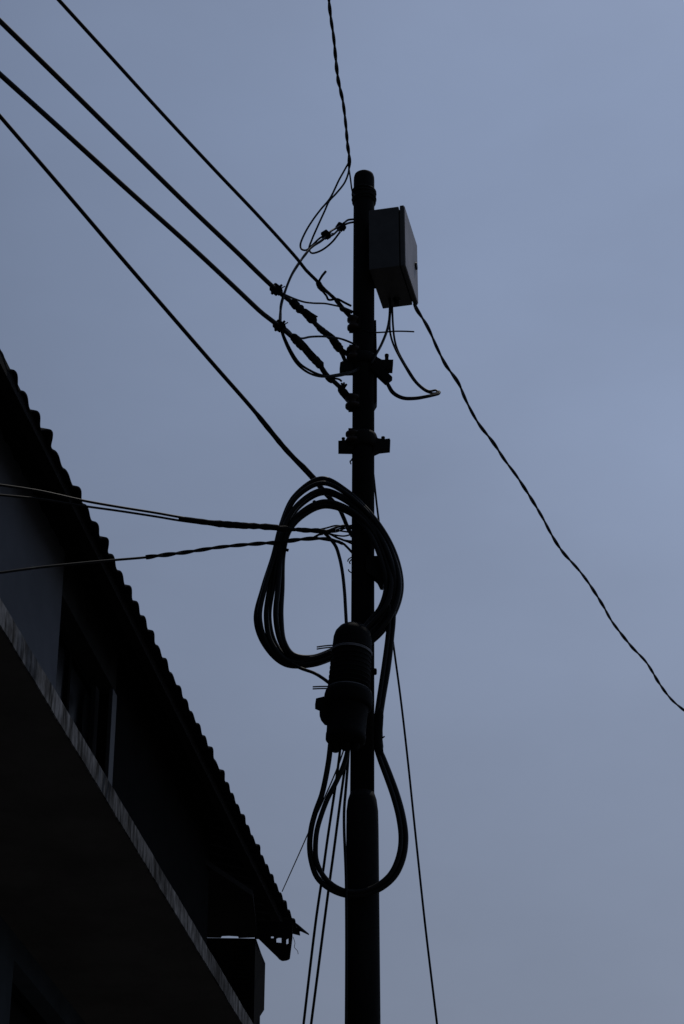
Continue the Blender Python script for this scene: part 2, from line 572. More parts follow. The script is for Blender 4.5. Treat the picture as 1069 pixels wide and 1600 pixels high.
# ------------------------------------------------------------------ pole
base = P(567, 800)
bx = base.x
pole = empty('utility_pole', (bx, D, 0))
tag(pole, 'tall dark steel utility pole with stepped tube and bolted insulator brackets', 'utility pole')
RU, RL = .0572, .0757
def axis(py):
    return P(569 - 4 * (py - 265) / 1335.0, py)
ztop = axis(268).z - .02
zcol = axis(1252).z
MB().lathe(V((bx - .004, D, .0)), axis(1240), [(0, RL * 1.02), (.97, RL), (.985, RL * .985), (.994, RL * .9), (1.0, RU)], 40).build('lower_tube', M_POLE, pole)
pt = axis(272)
MB().lathe(axis(1262), pt, [(0, RU), (.988, RU), (.993, RU * .985), (.997, RU * .92), (.9993, RU * .75), (1.0, RU * .4)], 40).build('upper_tube', M_POLE, pole)
# flat rings of binding wire and the top band
mb = MB()
for i, (py, w) in enumerate([(300.5, 34), (304.4, 34.5), (308.3, 33.5), (312.2, 34.5), (316.1, 32.5)]):
    c = axis(py); r = w / 2 * depth(c) / F
    ring = [c + V((math.cos(q) * r, math.sin(q) * r, .004 * math.sin(q * 2 + i))) for q in [2 * math.pi * k / 40 for k in range(40)]]
    mb.tube(ring, .0085, 8, True)
cbd = axis(307)
mb.build('binding_band', M_IRON, pole)
# straight strap down the right side of the pole
c0, c1 = P(586.6, 500, .012), P(587, 628, .012)
mb = MB(); mb.prism([P(583, 500, -.01), P(588, 500, -.01), P(589.3, 560, -.01), P(589.3, 626, -.01), P(585.5, 632, -.01), P(583, 632, -.01)], V((0, .06, 0)))
mb.build('side_strap', M_IRON, pole)
# clamp brackets with ears, bolts and spool insulators
def bracket(py, ears, band_h, bolts):
    c = axis(py)
    k = depth(c) / F
    mb = MB()
    mb.lathe(c - AZ * band_h / 2, c + AZ * band_h / 2, [(0, RU + .004), (.0, RU + .012), (.2, RU + .017), (.5, RU + .019), (.8, RU + .017), (1, RU + .012), (1, RU + .004)], 36)
    for poly in ears:
        mb.prism([P(a, b, -.035) for a, b in poly], V((0, .045, 0)))
    o = mb.build('clamp_bracket', M_IRON, pole)
    for (bpx, bpy, w, hgt) in bolts:
        p0, p1 = P(bpx, bpy + hgt, -.012), P(bpx, bpy, -.012)
        r = w / 2 * k
        MB().lathe(p0, p1, [(0, r), (.75, r), (.76, r * 1.15), (.93, r * 1.1), (1, r * .6)], 12).build('bolt', M_IRON, o)
    return o
bracket(566, [Z7([(345, 175), (380, 155), (480, 150), (480, 262), (350, 265), (338, 240)]),
              Z7([(690, 60), (735, 120), (780, 145), (900, 145), (892, 238), (792, 240), (690, 190)])], .06,
        [(*Z7([(831, 88)])[0], 6, 14)])
bracket(692, [Z7([(325, 992), (362, 990), (480, 975), (480, 1085), (325, 1082)]),
              Z7([(690, 935), (740, 965), (800, 975), (860, 968), (870, 985), (866, 1068), (755, 1080), (690, 1110)])], .085,
        [(*Z7([(793, 950)])[0], 5.5, 10), (*Z7([(378, 960)])[0], 5, 9)])
def spool(px, py, rp, hp, dy):
    c = P(px, py, dy)
    r = rp * depth(c) / F
    h = hp * depth(c) / F
    return MB().lathe(c - AZ * h / 2, c + AZ * h / 2,
        [(0, r * .55), (.02, r * .8), (.1, r), (.27, r), (.36, r * .82), (.45, r * .68), (.55, r * .68), (.64, r * .82), (.73, r), (.9, r), (.98, r * .8), (1, r * .55)], 24).build('spool_insulator', M_CERAMIC, pole)
for px, py, rp, hp in ((553, 506, 10.5, 24), (553, 553, 11.5, 23), (552, 629, 12.5, 22), (552, 684, 12, 20)):
    spool(px, py, rp, hp, -.035)
for px, py in ((553, 506), (553, 553), (552, 629), (552, 684)):      # flat D irons holding the spools
    mb = MB()
    c = P(px, py, -.03)
    for q in (-1, 1):
        mb.box(c + AZ * q * .045 + V((.02, 0, 0)), V((.045, 0, 0)), V((0, .018, 0)), AZ * .003, .001)
    mb.box(c + V((.03, -.028, 0)), V((.006, 0, 0)), V((0, .004, 0)), AZ * .047)
    mb.build('insulator_iron', M_IRON, pole)
# clamp behind the coil and a bolt head lower down
mb = MB(); mb.prism([P(a, b, -.07) for a, b in Z3([(720, 600), (800, 600), (835, 700), (815, 765), (800, 762), (785, 730), (765, 712), (720, 690)])], V((0, .05, 0)))
mb.build('cable_clamp', M_IRON, pole)
b = P(586.5, 1049.5, -.02)
MB().lathe(P(580, 1049.5, -.02), P(589, 1049.5, -.02), [(0, .012), (.5, .012), (.55, .017), (.9, .016), (1, .01)], 10).build('bolt', M_IRON, pole)
# frayed ends of tie wire sticking out of the left side
for pts in (Z3([(645, 68), (632, 72), (636, 90)]), Z3([(645, 56), (630, 80)]), Z3([(645, 605), (622, 620), (618, 632)]), Z3([(640, 620), (628, 635), (632, 645)]),
            Z3([(640, 695), (625, 685), (622, 676)])):
    mb = MB().tube(spline(lift(pts, -.03, -.03), 5), .0032, 6)
    mb.build('tie_wire_end', M_WIRE, pole)

# ------------------------------------------------------------------ junction box on the pole
yb = R(12.4)
A_ = V((math.cos(yb), -math.sin(yb), 0))       # away from the pole
B_ = V((math.sin(yb), math.cos(yb), 0))        # along the door, away from the camera
near_bot = P(633.5, 414.5, -.20)               # near bottom corner of the door
BH = P(633.5, 320, -.20).z - near_bot.z
far = P(651.8, 475, 0)
bw = .0
# width such that the far bottom corner lands on its place
best = None
for i in range(200, 500):
    q = near_bot + B_ * (i / 1000)
    v = q.z - CAM_H
    zc = q.y * CP + v * SP
    py = 800 - F * (v * CP - q.y * SP) / zc
    if best is None or abs(py - 476.5) < best[0]:
        best = (abs(py - 476.5), i / 1000)
BWD = best[1]
BDP = .196
DT = .026
boxo = empty('junction_box', near_bot - A_ * BDP * .5 + B_ * BWD * .5)
tag(boxo, 'grey steel electrical box with pale weathered door, fixed high on the pole', 'junction box')
mid = near_bot + AZ * BH / 2 + B_ * BWD / 2
cbox = mid - A_ * (DT + .006 + (BDP - DT - .006) / 2)
MB().box(cbox - AZ * .0, A_ * ((BDP - DT - .006) / 2), B_ * (BWD / 2 - .002), AZ * (BH / 2 - .003), .004).build('body', M_BOX, boxo)
MB().box(mid - A_ * (DT + .002), A_ * .007, B_ * (BWD / 2 - .015), AZ * (BH / 2 - .018)).build('door_seal', M_RUBBER, boxo)
door_edge = MB().box(mid - A_ * (DT / 2 + .0015), A_ * (DT / 2 - .0015), B_ * (BWD / 2), AZ * (BH / 2), .004).build('door', M_BOX, boxo)
MB().box(mid - A_ * .0005, A_ * .0015, B_ * (BWD / 2 - .005), AZ * (BH / 2 - .005), .001).build('door_face', M_DOOR, door_edge)
lk = mid + B_ * (BWD * .31) + AZ * (BH * .02)
MB().lathe(lk, lk + A_ * .011, [(0, .020), (.3, .021), (.9, .020), (1, .016)], 16).build('latch', M_RUBBER, door_edge)
mb = MB()
gl = P(610.5, 474, .1); gl.z = near_bot.z
gl = near_bot - A_ * .105 + B_ * (BWD * .80)
mb.lathe(gl + AZ * .012, gl - AZ * .035, [(0, .022), (.3, .022), (.35, .016), (1, .014)], 16)
mb.build('cable_gland', M_RUBBER, boxo)
mb = MB(); mb.box(near_bot - A_ * (BDP + .008) + B_ * (BWD * .5) + AZ * BH * .5, A_ * .007, B_ * .03, AZ * (BH * .42), .002)
mb.build('mounting_strap', M_IRON, boxo)

# ------------------------------------------------------------------ overhead wires to the upper left
def extend(pts, length, sag=0.0):
    d = (pts[-1] - pts[-2]).normalized()
    return pts + [pts[-1] + d * length * k / 4 for k in range(1, 5)]
def lumpy(pts, wpx, jit, seed, step=.012, n=10):
    rnd = random.Random(seed)
    q = resample(spline(pts, 8), step)
    mb = MB()
    rr = []
    for i, p in enumerate(q):
        e = min(1, .55 + min(i, len(q) - 1 - i) * .25)
        rr.append(rad(p, wpx) * e * (1 + jit * (math.sin(i * 2.1) * .55 + rnd.uniform(-.6, .6))))
    return mb.tube(q, rr, n)
def clampbody(c, size, seed, name, parent, rot=0.7):
    """insulation-piercing tap clamp: two ribbed jaws, a bolt through them and a cap"""
    k = depth(c) / F
    s = size * k / 2
    u = V((math.cos(rot), 0, -math.sin(rot))); w = V((math.sin(rot), 0, math.cos(rot))); y = V((0, 1, 0))
    mb = MB()
    mb.box(c + w * s * .28, u * s * .75, y * s * .6, w * s * .42, s * .12)
    mb.box(c - w * s * .38, u * s * .62, y * s * .6, w * s * .36, s * .12)
    mb.box(c + u * s * .8, u * s * .22, y * s * .35, w * s * .5, s * .06)
    mb.box(c - u * s * .7, u * s * .25, y * s * .4, w * s * .7, s * .06)
    o = mb.build(name, M_CLOSURE, parent)
    mb = MB()
    mb.lathe(c - w * s * 1.15, c + w * s * 1.3, [(0, s * .22), (.12, s * .26), (.14, s * .12), (.85, s * .12), (.87, s * .22), (1, s * .2)], 8)
    mb.tube([c + u * s * .3 + w * s * .4, c + u * s * .55 + w * s * 1.45], s * .11, 6)
    mb.build('bolt', M_IRON, o)
    return o
G_LINES = 'overhead wires running up to the left'
def line(px, h, w, label, name='overhead_wire', ext=14, group=G_LINES, m=None):
    pts = [P(*q) for q in px] if h is None else [PH(a, b, h) for a, b in px]
    pts = extend(pts, ext)
    q = resample(spline(pts, 10), .05)
    r0 = rad(pts[0], w)
    o = MB().tube(q, r0, 8).build(name, m or M_WIRE)
    return tag(o, label, 'wire', group)
hA, hB, hC = h_at(492), h_at(556), h_at(622)
# wire A: thinnest, ends in a bent loop of service grip just under the box
oA = line([(550, 488)] + Z6([(900, 405), (830, 320), (690, 190), (650, 140), (510, 0)]) + ZW([(1000, 873), (870, 728), (720, 570), (540, 377), (370, 190), (197, 0), (150, -52)]), hA, 5.3,
          'thinnest top wire of the four, its bent end grip tied just below the grey box')
mb = lumpy([PH(a, b, hA) for a, b in Z6([(645, 130), (665, 175), (695, 225)])], 9.5, .12, 1)
mb.tube(resample(spline([PH(a, b, hA) for a, b in Z6([(652, 140), (690, 75), (728, 28)])], 4), .01), rad(P(500, 440), 3.9), 8)
for pts in ([(690, 225), (738, 285), (757, 322), (795, 322), (835, 306)], [(700, 205), (760, 255), (800, 282), (835, 318)], [(820, 318), (850, 315), (920, 350), (992, 386)],
            [(825, 325), (870, 375), (905, 415), (960, 450)], [(840, 345), (875, 380), (890, 430), (930, 445)], [(870, 390), (900, 400), (960, 430), (1020, 450)]):
    mb.tube(resample(spline([PH(a, b, hA) for a, b in Z6(pts)], 6), .008), rad(P(530, 480), 3.6), 8)
mb.tube(lumpy([PH(a, b, hA) for a, b in Z6([(840, 320), (885, 385), (930, 440), (990, 520), (1020, 560)])], 9, .1, 2).v[:0] or resample(spline([PH(a, b, hA) for a, b in Z6([(840, 330), (885, 385), (930, 440), (985, 500)])], 6), .01), rad(P(540, 490), 7), 8)
mb.build('service_grip', M_TAPE, oA)
# wire B
oB = line([(549, 556)] + Z6([(880, 850), (800, 725), (700, 640), (600, 555), (500, 460), (370, 345), (280, 275), (180, 190)]) + ZW([(860, 909), (800, 850), (640, 698), (430, 492), (200, 265), (0, 70), (-80, -8)]), hB, 7.2,
          'thick second wire of the four, with a tap clamp and two taped lumps')
lumpy([PH(a, b, hB) for a, b in Z6([(362, 335), (420, 385), (500, 455)])], 13.5, .16, 3).build('grip_wrap', M_TAPE, oB)
mb = lumpy([PH(a, b, hB) for a, b in Z6([(490, 435), (550, 490), (615, 550)])], 14.5, .18, 4)
mb.tube([PH(a, b, hB) for a, b in Z6([(560, 470), (600, 490), (645, 500)])], [.012, .01, .003], 6)
mb.build('grip_wrap', M_TAPE, oB)
mb = lumpy([PH(a, b, hB) for a, b in Z6([(600, 560), (650, 605), (700, 650)])], 7.5, .08, 5)
mb.build('grip_wrap', M_TAPE, oB)
lumpy([PH(a, b, hB) for a, b in Z6([(640, 600), (700, 650), (760, 695), (820, 735)])], 10.5, .06, 15).build('grip_wrap', M_TAPE, oB)
mb = lumpy([PH(a, b, hB) for a, b in Z6([(790, 715), (840, 790), (890, 855)])], 13.5, .14, 6)
mb.tube(resample(spline([PH(a, b, hB) for a, b in Z6([(860, 820), (910, 850), (960, 878), (1010, 880)])], 5), .01), rad(P(540, 550), 5.5), 8)
mb.tube(resample(spline([PH(a, b, hB) for a, b in Z6([(870, 840), (905, 900), (935, 960), (990, 1000)])], 5), .01), rad(P(540, 560), 6.5), 8)
mb.build('grip_wrap', M_TAPE, oB)
cB = PH(432, 452.5, hB)
clampbody(cB, 19, 1, 'tap_clamp', oB, .75)
# wire C
oC = line([(550, 628)] + Z2([(470, 650), (420, 600), (375, 560), (330, 495)]) + Z6([(600, 935), (500, 815), (400, 728), (300, 645), (190, 558), (60, 458)]) + ZW([(850, 1022), (790, 965), (640, 825), (430, 637), (200, 428), (0, 248), (-80, 176)]), hC, 7.2,
          'thick third wire of the four, its clamp and lumps just below the second wire')
lumpy([PH(a, b, hC) for a, b in Z6([(378, 695), (430, 750), (500, 825)])], 14.5, .12, 7).build('grip_wrap', M_TAPE, oC)
mb = MB()
mb.tube(resample(spline([PH(a, b, hC) for a, b in Z6([(450, 735), (510, 790), (560, 850), (610, 905)])], 6), .01), rad(P(480, 560), 5.2), 8)
mb.tube(resample(spline([PH(a, b, hC) for a, b in Z6([(470, 810), (520, 880), (570, 930)])], 6), .01), rad(P(480, 560), 5), 8)
mb.build('grip_tail', M_TAPE, oC)
lumpy([PH(a, b, hC) for a, b in Z6([(545, 880), (610, 940), (690, 1025)])], 13.5, .13, 8).build('grip_wrap', M_TAPE, oC)
mb = lumpy([PH(a, b, hC) for a, b in Z2([(325, 490), (350, 530), (375, 570), (395, 592)])], 7.8, .1, 9)
mb.tube(resample(spline([PH(a, b, hC) for a, b in Z2([(370, 570), (410, 572), (435, 577), (446, 586)])], 5), .01), rad(P(520, 590), 3.2), 8)
mb.build('grip_wrap', M_TAPE, oC)
mb = lumpy([PH(a, b, hC) for a, b in Z7([(340, 440), (390, 500), (440, 560), (500, 610)])], 13, .08, 10)
for a, b in ((360, 395), (385, 390), (410, 405)):
    mb.tube([PH(*Z7([(385, 440)])[0], hC), PH(*Z7([(a, b)])[0], hC)], .006, 6)
mb.build('grip_wrap', M_TAPE, oC)
cC = PH(437, 509.5, hC)
clampbody(cC, 19, 2, 'tap_clamp', oC, .7)
# wire D, lowest of the four, running behind the coil
hD = h_at(828, .0)
px = [(551, 838)] + Z3([(615, 440), (600, 400), (575, 345), (520, 280), (460, 215), (415, 163)]) + [(444, 700), (399, 644), (336, 572)] + ZW([(585, 1069), (390, 843), (200, 620), (0, 388), (-80, 295)])
dD = [.10, .09, .08, .07, .05, .03, .02, -.03, -.10, -.19, -.27, -.47, -.68, -.90, -.99]
oD = line([(*q, d) for q, d in zip(px, dD)], None, 6.7, 'lowest of the four left wires, passing behind the big cable coil')
lumpy([P(*q) for q in [(396, 640, -.105), (420, 670, -.065), (450, 706, -.02), (487, 743, .022), (500, 760, .03), (516, 779, .05), (526, 790, .06)]], 8.2, .10, 11, .03).build('grip_wrap', M_TAPE, oD)

# ------------------------------------------------------------------ twisted pairs
def twist(pts, wpx, pitch, name, mat_, wob=0.0, spread=.42, taper=None, n=7, step=.012):
    q = resample(spline(pts, 10), step)
    fr = frames(q)
    rs = rad(pts[0], wpx) * .56
    mb = MB()
    for ph in (0, math.pi):
        path = []
        acc = 0
        for i, (p, (t, a, b)) in enumerate(zip(q, fr)):
            if i: acc += (q[i] - q[i - 1]).length
            w = ph + acc / pitch * 2 * math.pi
            e = rs * (1.0 + .25 * math.sin(acc * 9 + 1))
            ox = wob * math.sin(acc / pitch * 2.9)
            path.append(p + a * (math.cos(w) * e * .6 + ox) + b * (math.sin(w) * e * .6))
        mb.tube(path, rs * .92, n)
    return mb
hT = h_at(258)
top = [(545.5, 262), (546, 250), (543, 225), (540.5, 195), (536, 160), (528.5, 125), (524.5, 90), (521.5, 60), (517, 28), (514, 0), (512, -30)]
pts = extend([PH(a, b, hT) for a, b in top], 6)
o = twist(pts, 6.6, .22, 'twisted', M_WIRE, .004).build('twisted_service_wire', M_WIRE)
tag(o, 'twisted pair wire coming down from the top of the photo to the pole head', 'wire')
mb = MB()
r_ = rad(P(520, 320), 3.1)
mb.tube(resample(spline(liftd([(*Z1([(445, 70)])[0], 0), (*Z1([(455, 140)])[0], 0), (*Z1([(466, 212)])[0], -.02), (*Z1([(485, 235)])[0], -.06)]), 8), .02), r_ * .85, 7)
mb.build('tie_strand', M_WIRE, o)
# strands that leave it and loop down to the two small connectors
lo1 = Z1([(444, 52), (420, 95), (392, 145), (340, 250), (290, 310), (245, 370), (200, 445), (176, 510), (184, 533), (210, 537), (240, 512), (285, 470), (325, 448)])
lo2 = Z1([(447, 70), (445, 100), (422, 162), (375, 222), (338, 262), (312, 318), (270, 410), (240, 480), (225, 530), (240, 554), (290, 540), (350, 495), (398, 435)])
sp = MB()
sp.tube(resample(spline(lift(lo1, 0, -.28), 8), .012), r_, 8)
sp.build('strand', M_WIRE, o)
sp = MB()
sp.tube(resample(spline(lift(lo2, 0, -.22), 8), .012), r_, 8)
sp.build('strand', M_WIRE, o)
# tap cable: pole head -> connectors -> long hanging loop -> pole
tap = tag(MB().tube(resample(spline([P(552.5, 342.5, -.03), P(*Z1([(440, 370)])[0], -.09), P(*Z1([(405, 398)])[0], -.16), P(*Z1([(345, 432)])[0], -.24), P(*Z1([(320, 452)])[0], -.27)], 8), .012), r_ * 1.05, 8).build('tap_cable', M_RUBBER),
          'thin cable in a long bow from two small connectors by the pole head', 'cable')
mb = MB()
mb.tube(resample(spline([P(552.5, 347, -.03), P(*Z1([(440, 388)])[0], -.09), P(*Z1([(400, 412)])[0], -.16), P(*Z1([(360, 450)])[0], -.22), P(*Z1([(330, 466)])[0], -.25)], 8), .012), r_ * 1.05, 8)
main1 = Z1([(322, 458), (295, 482), (235, 525), (200, 568), (165, 612), (130, 670), (97, 750), (72, 835), (63, 900), (60, 960)]) + Z2([(128, 310), (145, 362), (172, 425), (212, 492), (270, 540), (340, 562), (420, 553), (500, 536), (540, 515)])
main2 = Z1([(318, 465), (290, 488), (240, 520), (203, 560), (162, 622), (127, 678), (92, 762), (68, 840), (66, 905), (66, 960)]) + Z2([(132, 310), (150, 360), (190, 440), (230, 495), (285, 532), (345, 556), (420, 560), (500, 542), (540, 525)])
def jump(px):
    n = len(px)
    out = []
    for i, (a, b) in enumerate(px):
        if i <= 9: dy = -.27 - .38 * i / 9
        else: dy = -.65 + .6 * (i - 9) / (n - 1 - 9)
        out.append(P(a, b, dy))
    return resample(spline(out, 8), .012)
mb.tube(jump(main1), r_ * 1.15, 8)
mb.build('strand', M_RUBBER, tap)
MB().tube(jump(main2), r_ * 1.15, 8).build('strand', M_RUBBER, tap)
clampbody(P(*Z1([(320, 452)])[0], -.27), 15, 3, 'connector', tap, .9)
clampbody(P(*Z1([(402, 408)])[0], -.16), 15, 4, 'connector', tap, .5)
# two jumpers between the clamps and the pole
j1 = lift(Z6([(285, 262), (400, 312), (500, 345), (600, 358), (720, 362), (820, 381), (900, 400), (1000, 440)]), -.6, -.05)
tag(MB().tube(resample(spline(j1, 8), .012), rad(P(500, 470), 3.0), 8).build('jumper_wire', M_WIRE), 'thin jumper wire from the upper tap clamp to just under the grey box', 'wire', 'jumper wires between tap clamps and pole')
j2 = lift(Z6([(300, 612), (345, 650), (385, 692), (430, 715), (480, 726), (560, 711), (640, 706), (720, 707), (840, 720), (920, 741), (1010, 778), (1060, 805)]), -.6, -.05)
tag(MB().tube(resample(spline(j2, 8), .012), rad(P(500, 530), 3.3), 8).build('jumper_wire', M_WIRE), 'thin jumper wire arching from the lower tap clamp over to the upper bracket', 'wire', 'jumper wires between tap clamps and pole')

# right-hand service drop, a twisted pair leaving the bottom of the box
hR = near_bot.z - CAM_H - .01
drop = [(647, 474), (652, 485), (668, 511), (684, 545), (697, 570), (716, 598), (728, 626), (747, 660), (770, 690), (789, 720), (808, 745), (828, 775), (846, 806), (862, 836), (878, 860), (902, 888), (920, 912), (942, 945), (958, 974), (985, 1008), (1008, 1032), (1030, 1068), (1050, 1093), (1069, 1110), (1090, 1128)]
pts = [PH(a, b, hR) for a, b in drop]
pts = extend(pts, 6)
tag(twist(pts, 7.0, .36, 'drop', M_WIRE, .004, step=.02).build('twisted_service_wire', M_WIRE), 'twisted pair wire sloping down to the right from the bottom of the grey box', 'wire')

# box cables on the right of the pole
zc2 = lambda l: [P(*Z2([(a, b)])[0], d) for a, b, d in l]
mb = MB().tube(resample(spline(zc2([(690, 60, .09), (700, 200, .1), (690, 300, .06), (655, 395, .0), (622, 455, -.05), (600, 500, -.06)]), 8), .012), rad(P(610, 500), 4.4), 8)
tag(mb.build('box_cable', M_RUBBER), 'short black cable from the bottom of the grey box back to the pole', 'cable')
lp = [(704, 195, .1), (698, 290, .09), (702, 340, .08), (722, 405, .06), (775, 505, .04), (832, 592, .03), (892, 641, .02), (935, 650, .02), (957, 640, .02), (955, 653, .0), (925, 662, -.01), (880, 672, -.01), (830, 680, -.02), (765, 678, -.03), (712, 650, -.04), (682, 600, -.05)]
lp2 = [(711, 195, .1), (716, 300, .085), (724, 370, .075), (742, 430, .06), (795, 525, .04), (850, 602, .03), (905, 638, .02), (940, 634, .02), (950, 648, .01), (930, 655, .0), (880, 665, -.01), (830, 672, -.02), (770, 670, -.03), (722, 645, -.04), (692, 600, -.05)]
o = tag(MB().tube(resample(spline(zc2(lp), 8), .008), rad(P(640, 600), 3.4), 8).build('hanging_cable', M_RUBBER), 'looped pair of thin black cables hanging below the grey box right of the pole', 'cable')
MB().tube(resample(spline(zc2(lp2), 8), .008), rad(P(640, 600), 3.4), 8).build('strand', M_RUBBER, o)
a, b = P(*Z2([(618, 515)])[0], -.05), P(*Z2([(690, 582)])[0], -.05)
u = (b - a).normalized(); w = V((u.z, 0, -u.x)).normalized()
wr = rad(a, 15)
mb = MB(); mb.box((a + b) / 2, u * ((b - a).length / 2 + wr * .35), V((0, wr * .8, 0)), w * wr, wr * .3)
mb.build('splice_sleeve', M_CLOSURE, o)
tag(MB().tube(resample(spline(zc2([(560, 318, -.06), (600, 331, -.05), (660, 331, -.03), (720, 326, 0), (780, 326, .02), (826, 328, .03)]), 6), .012), rad(P(620, 518), 2.5), 7).build('wire_stub', M_WIRE), 'short stiff wire end poking out sideways to the right under the grey box', 'wire')

# ------------------------------------------------------------------ left-hand service wires
def left(px, dy0, dy1):
    return lift(px, dy0, dy1)
eu = Z8([(-30, 88), (0, 92), (150, 115), (310, 150), (450, 175), (600, 199), (690, 215), (840, 237), (1060, 253)]) + Z3([(230, 446), (430, 458), (500, 462), (560, 440), (615, 432), (650, 450)])
el = Z8([(-30, 127), (0, 130), (150, 145), (320, 172), (450, 190), (600, 213), (690, 228), (840, 244), (1060, 257)]) + Z3([(230, 449), (430, 462), (500, 470), (560, 500), (615, 520), (650, 535)])
G_L = 'service wires from the house side to the pole'
def leftwire(px, w, label):
    pts = lift(px[::-1], -.03, -.75)
    return tag(MB().tube(resample(spline(extend(pts, 3), 8), .03), rad(P(200, 800), w), 8).build('service_wire', M_RUBBER), label, 'wire', G_L)
oE = leftwire(eu, 3.9, 'upper strand of the slack wire pair crossing the roof edge from the left')
oE2 = leftwire(el, 3.5, 'lower strand of the slack wire pair crossing the roof edge from the left')
lumpy(lift(Z8([(680, 220), (840, 240), (1000, 250), (1060, 255)]) + Z3([(230, 447), (330, 455)]), -.45, -.2), 9.8, .2, 12, .03).build('tape_wrap', M_TAPE, oE)
lumpy(lift(Z8([(820, 238), (900, 245), (960, 248)]), -.37, -.3), 10.6, .15, 13, .02).build('tape_wrap', M_TAPE, oE)
lumpy(lift(Z3([(320, 452), (380, 458), (440, 460), (500, 465)]), -.2, -.1), 7.6, .18, 14, .02).build('tape_wrap', M_TAPE, oE)
mb = MB()
for a in ([(440, 458), (500, 445), (550, 432), (600, 436), (645, 430)], [(470, 470), (530, 455), (580, 462), (640, 470)], [(500, 470), (560, 465), (610, 445), (640, 450)],
          [(490, 470), (550, 485), (600, 490), (640, 480)], [(430, 495), (480, 470), (530, 462), (600, 440)], [(440, 500), (455, 485), (480, 480)], [(520, 480), (570, 505), (610, 515), (640, 518)]):
    mb.tube(resample(spline(lift(Z3(a), -.06, -.05), 6), .01), rad(P(520, 830), 2.7), 7)
mb.build('splayed_strands', M_WIRE, oE)
fl = Z8([(-30, 428), (0, 425), (150, 405), (420, 378), (560, 366), (700, 348), (850, 326), (1040, 312)]) + Z3([(210, 530), (300, 516), (430, 504), (520, 510), (590, 530), (645, 585)])
oF = leftwire(fl, 3.8, 'single left wire below the pair, rising from the house wall to the pole')
seg = lift(Z8([(555, 366), (700, 348), (850, 326), (1040, 312)]) + Z3([(210, 530), (300, 516), (430, 504), (520, 510), (590, 532)]), -.5, -.05)
twist(seg, 8.4, .2, 't', M_RUBBER, 0, step=.015).build('wrapped_tail', M_TAPE, oF)
dn = lift(Z3([(480, 465), (515, 500), (550, 545), (572, 610), (588, 690), (600, 800), (606, 900), (611, 990)]), -.06, -.16)
tag(MB().tube(resample(spline(dn, 8), .012), rad(P(540, 900), 5.4), 10).build('drop_cable', M_RUBBER), 'single black cable dropping inside the big coil into the closure dome', 'cable')

# ------------------------------------------------------------------ big coil of spare cable
stations = [  # (outer, inner) in crop pixels
    ((560, 1160), (560, 1112)), ((420, 1208), (420, 1166)), ((268, 1206), (312, 1150)), ((150, 1092), (268, 1082)), ((106, 950), (246, 940)),
    ((142, 780), (252, 780)), ((202, 600), (260, 585)), ((243, 440), (292, 462)), ((322, 264), (372, 378)), ((470, 168), (492, 328)),
    ((608, 236), (640, 372)), ((782, 410), (742, 480)), ((884, 590), (806, 640)), ((917, 770), (829, 770)), ((882, 920), (800, 886)),
    ((790, 1046), (740, 962)), ((690, 1115), (650, 1060))]
U = [.03, .15, .40, .54, .81, .98]
coil = empty('cable_coil', P(515, 900, -.09))
tag(coil, 'big oval coil of spare black cable tied round the pole above the closure', 'cable coil')
rnd = random.Random(21)
for k, u0 in enumerate(U):
    pts = []
    for i, (a, b) in enumerate(stations):
        uu = u0 + (rnd.uniform(-.025, .025))
        if i in (11, 12, 13) and k == 4: uu = .7
        if i in (13, 14) and k in (3, 4): uu -= .08
        q = (a[0] + (b[0] - a[0]) * uu, a[1] + (b[1] - a[1]) * uu)
        d = -.080 - .028 * ((k * 2) % 3) / 2 - .016 * math.sin(i * 1.3 + k * 2.2)
        pts.append(P(*Z3([q])[0], d))
    MB().tube(resample(spline(pts, 9, True), .012), rad(P(515, 900), 8.3 if k not in (1, 3) else 7.8), 10, True).build('cable_loop', M_RUBBER, coil)
mb = MB()
mb.tube(resample(spline(lift(Z3([(262, 566), (278, 567), (288, 570)]), -.11, -.11), 5), .006), .008, 7)
mb.build('tie_end', M_TAPE, coil)
mb = MB()
mb.tube(resample(spline(lift(Z3([(425, 300), (433, 293), (437, 305)]), -.11, -.11), 5), .006), .005, 7)
mb.build('tie_end', M_TAPE, coil)
tag(MB().tube(resample(spline(lift(Z4([(300, 480), (355, 513), (430, 540), (480, 570), (520, 600)]), -.11, -.2), 8), .01), rad(P(480, 1040), 5.2), 8).build('link_cable', M_RUBBER),
    'short black cable from the bottom of the coil into the side of the closure', 'cable')

# ------------------------------------------------------------------ splice closure
DC = -.185
pa, pb = P(552.5, 976, DC), P(539.5, 1166, DC - .01)
cl = empty('splice_closure', pb)
tag(cl, 'black domed fibre splice closure strapped upright to the pole below the coil', 'splice closure')
kk = depth(P(545, 1070, DC)) / F
def fy(py): return (py - 976) / 190.0
prof = [(fy(976), 6), (fy(978.5), 15), (fy(983), 22.5), (fy(990), 28), (fy(998), 30.3), (fy(1012), 31), (fy(1050), 32), (fy(1084), 33.3)]
MB().lathe(pa, pb, [(f, r * kk) for f, r in prof], 40).build('dome', M_CLOSURE, cl)
mb = MB()
for i in range(9):                            # shallow ribs of the dome
    f = fy(1018 + i * 7.2)
    r = (31.3 + i * .22) * kk
    mb.lathe(pa.lerp(pb, f - .006), pa.lerp(pb, f + .006), [(0, r), (.3, r + .002), (.7, r + .002), (1, r)], 40)
mb.build('rib', M_CLOSURE, cl)
MB().lathe(pa, pb, [(f, r * kk) for f, r in [(fy(1083), 33.0), (fy(1084), 36.5), (fy(1090), 38), (fy(1104), 38), (fy(1107), 36.5), (fy(1109), 33)]], 40).build('clamp_ring', M_CLOSURE, cl)
ax = (pb - pa).normalized()
